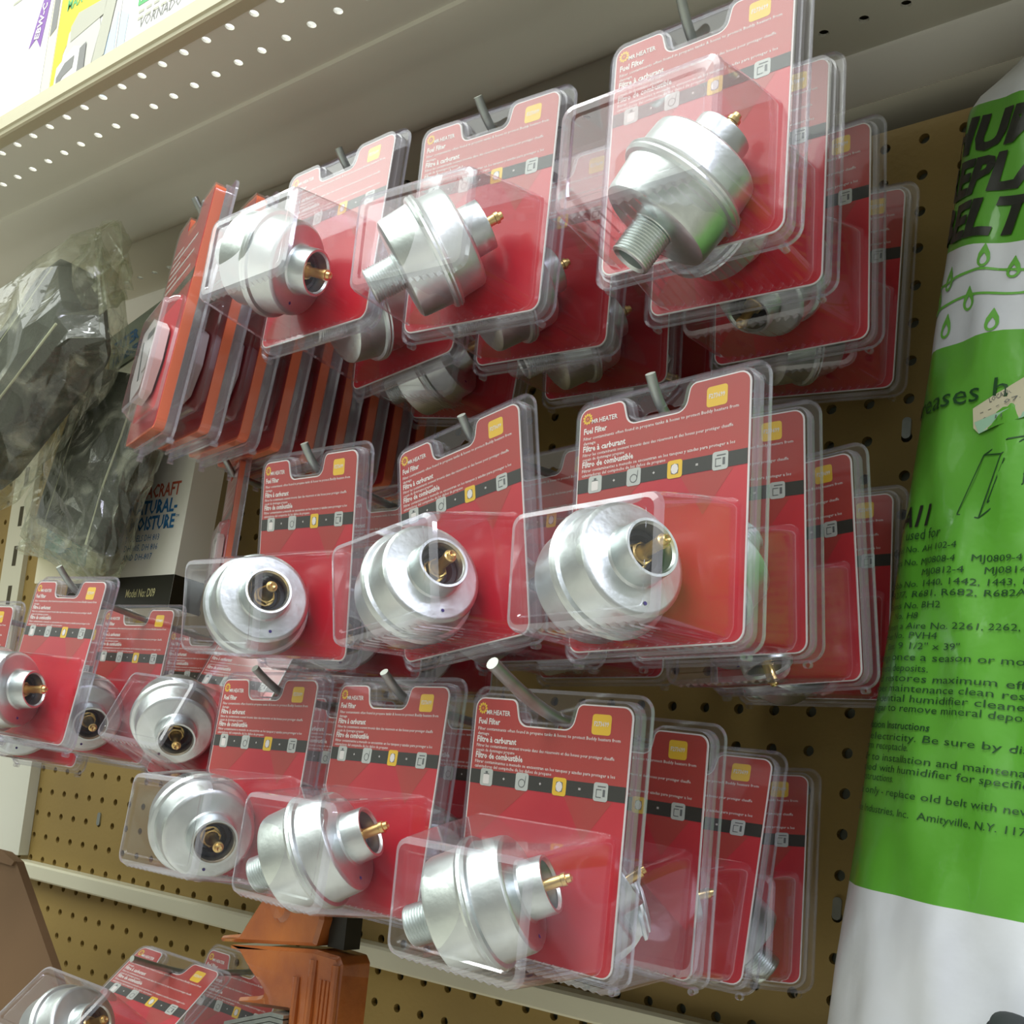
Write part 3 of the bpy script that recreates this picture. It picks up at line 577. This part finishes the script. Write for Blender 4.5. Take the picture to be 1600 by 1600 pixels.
# ================================================================== WRAPPED FILTER PADS
M_pad = mat('dark_foam', (.016, .022, .017), .85, col2=(.03, .04, .03), nscale=40, bump=.4, bscale=300); M_pipe = mat('pad_edge_cord', (.50, .52, .38), .6)
def slab(mb, a, b, t, r=.5, n=10, m=0):
    # rounded slab, half sizes a (x) b (y) t (z)
    prof = []
    out = []
    for k in range(7):
        f = -1 + k / 3; s = (1 - abs(f) ** 4) ** .25 if abs(f) < 1 else 0
        inset = .45 * (1 - s); ring = rect(-a + inset, a - inset, -b + inset, b - inset, r, 6); out.append([(p[0], p[1], f * t) for p in ring])
    mb.loft(out, m, cap0=True, cap1=True)
def film(mb, a, b, t, seed, n=30, k=15, amp=.36, tail=0., m=0):
    rnd = random.Random(seed); wv = [(rnd.uniform(-3, 3), rnd.uniform(-3, 3), rnd.uniform(0, 6.3), rnd.uniform(.3, 1)) for _ in range(9)]; rings = []
    for j in range(k + 1):
        v = -1 + 2 * j / k; e_ = (1 - abs(v) ** 6) ** (1 / 3.) if abs(v) < 1 else .03; ring = []
        for i in range(n):
            u = 2 * math.pi * i / n; c, s = math.cos(u), math.sin(u); c2 = math.copysign(abs(c) ** .55, c); s2 = math.copysign(abs(s) ** .8, s)
            q = sum(w_[3] * math.sin(w_[0] * 2 * c + w_[1] * 2.2 * v + w_[2]) for w_ in wv) / 4
            q2 = abs(math.sin(7 * c + 5 * v + seed)) * .5
            jx, jy, jz = (rnd.uniform(-.15, .15) for _ in range(3))
            ring.append(((a + amp * q) * c2 + jx, b * v + amp * .4 * q + jy, (t * e_ + amp * (q + q2) * .7) * s2 + jz * .8))
        rings.append(ring)
    mb.loft(rings, m, cap0=True, cap1=True)
def wrapped(label, loc, rot, a, b, t, seed, gather=None):
    r = thing('wrapped_filter_pad', label, 'filter pad', loc, 'dark pads in clear bags'); r.rotation_euler = world_rot(Rp(*rot))
    mb = MB(); slab(mb, a, b, t); mb.build('foam_pad', M_pad, r, sharp=60)
    mb = MB(); mb.tube([(a * .80, -b * .97, -t * .97), (a * .84, -b * .3, -t * 1.02), (a * .80, b * .3, -t * 1.03), (a * .84, b * .95, -t * .99)], .045, 8)
    mb.tube([(-a * .55, -b * .97, -t * .99), (-a * .5, b * .95, -t * .99)], .03, 8); mb.build('edge_cord', M_pipe, r)
    mb = MB(); film(mb, a + .7, b + 1.0, t + .42, seed); mb.build('clear_bag', M_film, r, smooth=False)
    if gather:
        mb = MB(); film(mb, *gather[:3], seed + 5, n=22, k=9, amp=.55); mb.v = [(x + gather[3], y + gather[4], z + gather[5]) for x, y, z in mb.v]; mb.build('bag_gather', M_film, r, smooth=False)['label'] = 'crumpled bag end'
    return r
wrapped('dark foam pad in a crumpled clear bag, upper one slanting at the left edge', (-21.9, -9.9, -8.5), (.10, -.1, 1.0), 2.15, 3.9, 1.1, 3, (1.3, 1.3, .5, -.9, -4.6, .2))
wrapped('dark foam pad in a clear bag, lower one hanging beside the red side-on packages', (-21.3, -7.75, -5.7), (.10, -.06, .28), 3.0, 3.2, .6, 8, (3.0, .75, .55, -.3, 3.5, -.1))
r = thing('bag_header_card', 'pale green header card of a bag behind the upper wrapped pad', 'header card', (-19.2, -12.3, -5.6)); r.rotation_euler = world_rot(Rp(.1, 0, -.16))
mb = MB(); mb.prism(rect(-3.2, 2.3, -1.0, .55, .1), 0, .1, 0); mb.build('card', mat('pale_green_card', (.38, .44, .33), .5, col2=(.28, .34, .30), nscale=50), r, smooth=False)
mb = MB(); text(mb, 'FILTER', -2.9, -.15, .42, -.01, 0, width=1.9, bold=.04); text(mb, 'HUMIDIFIER', -2.9, .35, .30, -.01, 0, width=2.4, bold=.03); mb.poly(rect(1.2, 2.2, -.9, .1, .1), -.01, 1); mb.build('printing', [M_inkb, mat('dark_teal_print', (.03, .12, .09), .5)], r, smooth=False)

# ================================================================== GREEN HUMIDIFIER BELT BAG
M_bgreen = mat('bag_green', (.10, .37, .03), .30, col2=(.14, .45, .05), nscale=9, bump=.75, bscale=26, coat=.35)
M_bwhite = mat('bag_white', (.76, .79, .85), .32, col2=(.66, .69, .76), nscale=9, bump=.75, bscale=26, coat=.3)
M_bblack = mat('bag_black_ink', (.02, .022, .018), .4); M_bink = mat('bag_dark_green_ink', (.015, .07, .02), .4); M_bdrop = mat('bag_drop_green', (.16, .48, .07), .35)
BA, BB = 4.6, 2.4
_ths = [math.pi * i / 2000 for i in range(2001)]; _S = [0.]
for i in range(2000): _S.append(_S[-1] + math.hypot(BA * math.sin(_ths[i]), BB * math.cos(_ths[i])) * math.pi / 2000)
def th_of(s):
    if s < 0: return s / BB
    lo, hi = 0, 2000
    while hi - lo > 1:
        m_ = (lo + hi) // 2
        if _S[m_] < s: lo = m_
        else: hi = m_
    return _ths[lo] + (_ths[1]) * (s - _S[lo]) / max(1e-6, _S[hi] - _S[lo])
def kslope(w_): 
    pts = [(-14, .38), (-13, .38), (-9.6, .34), (-7.6, .14), (-6, .12), (0, .07), (4, .05), (12, .05)]
    for a, b in zip(pts, pts[1:]):
        if w_ <= b[0]: return a[1] + (b[1] - a[1]) * (w_ - a[0]) / (b[0] - a[0])
    return .05
def bagp(s, w_, off=0.):
    th = th_of(s); y = w_ + kslope(w_) * (max(0, min(s, 7)) - 2); xl = 7.95 - .095 * (y + 13.5)
    cr_ = .12 * math.sin(1.7 * s + .5 * y) * math.sin(.9 * y + s) + .06 * math.sin(4.1 * s - 1.3 * y) + .035 * math.sin(7 * s + 2.3 * y) * math.sin(3.1 * y - s) + (.10 * math.exp(-((s - 3.6) / .35) ** 2) * max(0, min(1, (y - 2.5) / 2.5)))
    cr_ *= max(.15, min(1, s / 1.2)) if 0 <= s <= 8 else .2
    sh1 = 1.0
    if y < -13.0: sh1 = max(.22, 1 - (-13.0 - y) * .42)
    a, b = BA + off + cr_ * .3, (BB + cr_) * sh1 + off
    dx = max(0, (-13.3 - y)) * .75
    return (xl + BA + dx - a * math.cos(th), y, -2.6 - b * math.sin(th))
bag = thing('humidifier_belt_bag', 'green and white humidifier belt bag hanging at the right edge', 'bag', (12.5, 7.0, -2.6))
bo = V(12.5, 7.0, -2.6)
def badd(mb, name, mats, sharp=60):
    mb.v = [(x - 12.5, y - 7.0, z + 2.6) for x, y, z in mb.v]; return mb.build(name, mats, bag, sharp=sharp)
mb = MB(); ss = [-2.6, -2.0, -1.4, -.9] + [-.5 + .22 * i for i in range(62)]
ws = [-14.7, -14.45, -14.2, -13.8, -13.4, -13.05] + [-12.75 + .2 * i for i in range(16)] + [-9.55 + .205 * i for i in range(10)] + [-7.5 + .23 * i for i in range(50)] + [4.0 + .25 * i for i in range(26)]
band = lambda w_: 1 if w_ < -12.76 else 0 if w_ < -9.56 else 1 if w_ < -7.51 else 0 if w_ < 3.99 else 1
for j in range(len(ws) - 1):
    for i in range(len(ss) - 1):
        if False: pass
        mb.add([bagp(ss[i], ws[j]), bagp(ss[i + 1], ws[j]), bagp(ss[i + 1], ws[j + 1]), bagp(ss[i], ws[j + 1])], [(0, 1, 2, 3)], band(ws[j] + .05))
# weld the grid for smooth shading
seen = {}; remap = []; nv = []
for p in mb.v:
    kx = (round(p[0], 4), round(p[1], 4), round(p[2], 4))
    if kx not in seen: seen[kx] = len(nv); nv.append(p)
    remap.append(seen[kx])
mb.v = nv; mb.f = [tuple(remap[i] for i in f) for f in mb.f]
badd(mb, 'bag_body', [M_bgreen, M_bwhite])
mb = MB()
def split(vs, fs, L):
    vs = list(vs); out = []; st = [f[:1] + f[i:i + 2] for f in fs for i in range(1, len(f) - 1)]; mid = {}
    def mp_(a, b):
        k_ = (min(a, b), max(a, b))
        if k_ not in mid: mid[k_] = len(vs); vs.append(tuple((vs[a][i] + vs[b][i]) / 2 for i in range(3)))
        return mid[k_]
    while st:
        f = st.pop(); e_ = [math.dist(vs[f[i]], vs[f[(i + 1) % 3]]) for i in range(3)]; i = e_.index(max(e_))
        if e_[i] < L: out.append(f); continue
        a, b, c_ = f[i], f[(i + 1) % 3], f[(i + 2) % 3]; q_ = mp_(a, b); st += [(a, q_, c_), (q_, b, c_)]
    return vs, out
def bt(s_, s0, w_, cap, m=0, width=None, bold=0., shear=0.): 
    t_ = MB(); text(t_, s_, s0, w_, cap, .03, m, width=width, bold=bold, shear=shear, res=2)
    vs, fs = split(t_.v, t_.f, .16 if cap > .3 else .5); mb.add([bagp(a, b, c_) for a, b, c_ in vs], fs, m)
bt('HUMIDIFIER', .25, -11.68, .74, 0, 7.9, .045, .2); bt('REPLACEMENT', -.05, -10.72, .74, 0, 8.8, .045, .2); bt('BELT', -.08, -9.76, .74, 0, 3.3, .045, .2)
badd(mb, 'headline_lettering', [M_bblack, M_bink]); mb = MB()
bt('increases humidity', -.45, -6.1, .42, 1, 6.4)
badd(mb, 'claim_lettering', [M_bblack, M_bink]); mb = MB()
bt('A11', .75, -3.62, .42, 0, .95, .03, .2); bt('used for', 1.05, -3.32, .22, 1, 1.15)
L_ = [('Model No. AH 102-4', .4, -3.0, 2.3), ('Sears No. MJ0808-4    MJ0809-4', .5, -2.72, 3.6), ('MJ0812-4    MJ0814-7    MJ0816-2', 1.8, -2.48, 4.2), ('Lobb No. 1440, 1442, 1443, 1453, 1454', .6, -2.24, 4.9),
      ('R277, R681, R682, R682A, R6854', .75, -2.02, 4.6), ('Bemis No. BH2', .7, -1.78, 1.8), ('No. H8', 1.1, -1.56, .85), ('Queen a Aire No. 2261, 2262, 2263', .55, -1.34, 4.4), ('Her No. PVH4', .7, -1.14, 1.8),
      ('Size: 9 1/2" x 39"', .9, -.92, 2.2), ('Change once a season or more often', .2, -.68, 5.4), ('mineral deposits.', .6, -.45, 1.8), ('and restores maximum efficiency', .5, -.24, 5.0), ('proper maintenance clean reservoir', .35, -.03, 5.0),
      ('residential humidifier cleaner or', .5, .18, 4.6), ('vinegar to remove mineral deposits', .5, .38, 4.4), ('Installation Instructions', .3, .74, 2.4), ('off electricity. Be sure by disconnecting', .4, .98, 6.0),
      ('from receptacle.', .6, 1.18, 1.7), ('Refer to installation and maintenance manual', .3, 1.42, 5.9), ('supplied with humidifier for specific replacement', .3, 1.64, 6.2), ('instructions.', .8, 1.84, 1.2), ('Once only - replace old belt with new belt', .3, 2.12, 5.2), ('Service Industries, Inc.  Amityville, N.Y. 11701', .3, 2.5, 4.8)]
for s_, s0, w_, wd in L_:
    if 'Change once' in s_: badd(mb, 'model_list_lettering', [M_bblack, M_bink]); mb = MB()
    bt(s_, s0, w_ - .05, .135 if w_ < -.9 else .15, 1, wd, 0.01 if 'Instructions' in s_ else 0.)
badd(mb, 'instruction_lettering', [M_bblack, M_bink])
mb = MB()
def curve(pts, wd):
    n = len(pts)
    for i in range(n - 1):
        (s0, w0), (s1, w1) = pts[i], pts[i + 1]; d = math.hypot(s1 - s0, w1 - w0) or 1; nx, ny = -(w1 - w0) / d * wd, (s1 - s0) / d * wd
        mb.add([bagp(s0 + nx, w0 + ny, .014), bagp(s1 + nx, w1 + ny, .014), bagp(s1 - nx, w1 - ny, .014), bagp(s0 - nx, w0 - ny, .014)], [(0, 1, 2, 3)], 0)
def drop(s0, w0, k=1.):
    o_, i_ = [], []
    for q in range(16):
        t = 2 * math.pi * q / 16; r1 = .17 * k; a_, b_ = math.sin(t), -math.cos(t)
        sc = 1.0 if b_ > -.3 else 1 - .75 * ((-.3 - b_) / .7)
        o_.append((s0 + r1 * a_ * sc, w0 + r1 * b_ * (1.0 if b_ > 0 else 2.1))); i_.append((s0 + r1 * .55 * a_ * sc, w0 + .02 + r1 * .55 * b_ * (1.0 if b_ > 0 else 1.7)))
    mb.add([bagp(a, b, .016) for a, b in o_ + i_], [(q, (q + 1) % 16, 16 + (q + 1) % 16, 16 + q) for q in range(16)], 0)
for w_, ph in ((-8.92, 0), (-8.4, .5)): curve([(.1 + .15 * i, w_ + .08 * math.sin(i * .35 + ph)) for i in range(54)], .028)
for s0, w_ in ((2.25, -9.2), (1.15, -8.85), (3.05, -8.85), (4.2, -8.9), (.75, -8.4), (1.95, -8.32), (3.6, -8.35), (5.0, -8.4), (1.3, -7.85), (2.75, -7.68), (4.3, -7.8), (.2, -8.9)): drop(s0, w_)
badd(mb, 'drop_pattern', M_bdrop)
mb = MB(); q = [(2.55, -5.95), (3.0, -6.15), (3.6, -6.5), (4.6, -6.9), (4.6, -6.0), (3.7, -5.62), (3.2, -5.5), (2.75, -5.42), (2.6, -5.55)]
mb.add([bagp(a, b, .03) for a, b in q], [tuple(range(9))], 0); q2 = [(2.62, -5.66), (3.2, -5.78), (3.7, -5.95), (4.6, -6.3), (4.6, -6.0), (3.7, -5.62), (3.2, -5.5), (2.75, -5.42)]
mb.add([bagp(a, b, .035) for a, b in q2], [tuple(range(8))], 1)
text(mb, 'LOCATION', 2.95, -6.02, .10, .04, 2, width=.6, rot=-.3, fn=lambda a, b, z: bagp(a, b, z)); text(mb, '- - - 07-163', 2.75, -5.8, .09, .04, 2, width=1.4, rot=-.25, fn=lambda a, b, z: bagp(a, b, z)); text(mb, '0711', 2.8, -5.66, .08, .04, 2, width=.5, fn=lambda a, b, z: bagp(a, b, z))
badd(mb, 'price_sticker', [mat('sticker_cream', (.62, .58, .42), .5), mat('sticker_mint', (.35, .58, .42), .5), M_dark])['label'] = 'cream and mint price sticker'
mb = MB()
for a in (((2.55, -3.75), (2.95, -4.95)), ((2.95, -4.95), (3.5, -5.2)), ((3.5, -5.2), (3.9, -5.25)), ((2.95, -4.95), (3.4, -4.9)), ((3.4, -4.9), (3.05, -3.65)), ((2.55, -3.75), (3.05, -3.65)), ((3.05, -3.65), (3.9, -4.3)), ((3.4, -4.9), (3.9, -5.25)), ((3.9, -5.25), (3.9, -4.3)), ((3.5, -4.8), (3.2, -3.95)), ((3.2, -3.95), (3.9, -4.5))): curve(list(a), .014)
badd(mb, 'belt_drawing', M_bink)
# black ribbed hose end in front of the bag
mb = MB(); pr_ = [(5.95, .001), (5.95, .5)]
for k in range(22): pr_ += [(6.0 + .16 * k, .62), (6.06 + .16 * k, .62), (6.08 + .16 * k, .52), (6.14 + .16 * k, .52)]
mb.lathe([(y - 6, r_) for y, r_ in pr_], 28, 0, 'y'); o = mb.build('ribbed_hose', M_seal, loc=(10.75, 5.95, -6.3)); o.rotation_euler = world_rot(Rp(0, .3, .5)); tag(o, 'black ribbed hose end at the bottom right corner', 'hose')

# ================================================================== ORANGE CASTING
M_opaint = mat('orange_worn_paint', (.58, .17, .025), .42, col2=(.30, .07, .02), nscale=16, bump=.6, bscale=90, coat=1.)
cst = thing('orange_casting', 'worn orange painted metal casting with ribbed post below the lower row', 'tool part', (-7, 14, -5.4))
def cbuild(mb, name, m, sharp=30):
    mb.v = [(x + 7, y - 14, z + 5.4) for x, y, z in mb.v]; return mb.build(name, m, cst, sharp=sharp)
def bevelprism(mb, pts, z0, z1, b=.1):
    i_ = offset(pts, -b); mb.loft([[(p[0], p[1], z0) for p in i_], [(p[0], p[1], z0 + b) for p in pts], [(p[0], p[1], z1 - b) for p in pts], [(p[0], p[1], z1) for p in i_]]); mb.poly(i_, z0); mb.poly(i_, z1)
mb = MB(); bevelprism(mb, rounded([(-9.3, 6.65), (-9.96, 7.60), (-10.77, 7.78), (-10.8, 7.94), (-9.7, 7.80), (-6.83, 7.42), (-6.65, 6.7), (-6.8, 5.6), (-8.4, 5.5)], .1, 3), -6.0, -4.8); 
mb.lathe([(-6.15, .001), (-6.12, .3), (-6.0, .42)], 16, 0, 'z', (-8.3, 6.6, 0))
cbuild(mb, 'upper_jaw', M_opaint)
mb = MB(); bevelprism(mb, rounded([(-10.63, 8.0), (-9.88, 8.10), (-9.44, 8.45), (-8.81, 8.85), (-8.59, 9.02), (-8.9, 9.13), (-9.72, 9.32), (-9.68, 9.5), (-8.33, 9.34), (-7.5, 9.25), (-7.3, 9.6), (-7.25, 14), (-5.75, 14), (-5.75, 7.72), (-5.9, 7.53), (-6.82, 7.50), (-8.62, 7.72)], .09, 3), -6.0, -4.8)
cbuild(mb, 'lower_body', M_opaint)
mb = MB()
for x, r_ in ((-6.70, .13), (-5.85, .12), (-7.28, .12)): mb.tube([(x - .05, 7.75 if x > -7 else 8.3, -6.0), (x, 9, -6.02), (x + .02, 14, -6.02)], r_, 10)
for x in (-6.4, -6.25, -6.1): mb.tube([(x, 8.2, -6.0), (x, 14, -6.0)], .06, 8)
cbuild(mb, 'casting_ribs', M_opaint)
mb = MB(); mb.box(-6.72, -6.1, 5.8, 7.42, -5.6, -5.0); cbuild(mb, 'black_bar', M_black)
mb = MB()
for k in range(7): mb.prism(rounded([(-9.75, 9.95 + .13 * k), (-7.9, 9.32 + .13 * k), (-7.36, 9.3 + .13 * k), (-7.36, 9.41 + .13 * k), (-7.9, 9.43 + .13 * k), (-9.75, 10.06 + .13 * k)], .03, 2), -6.3, -5.0)
tag(mb.build('steel_plate_stack', M_hook, loc=WORLD0), 'grey stack of thin steel plates beside the orange casting', 'metal plates')
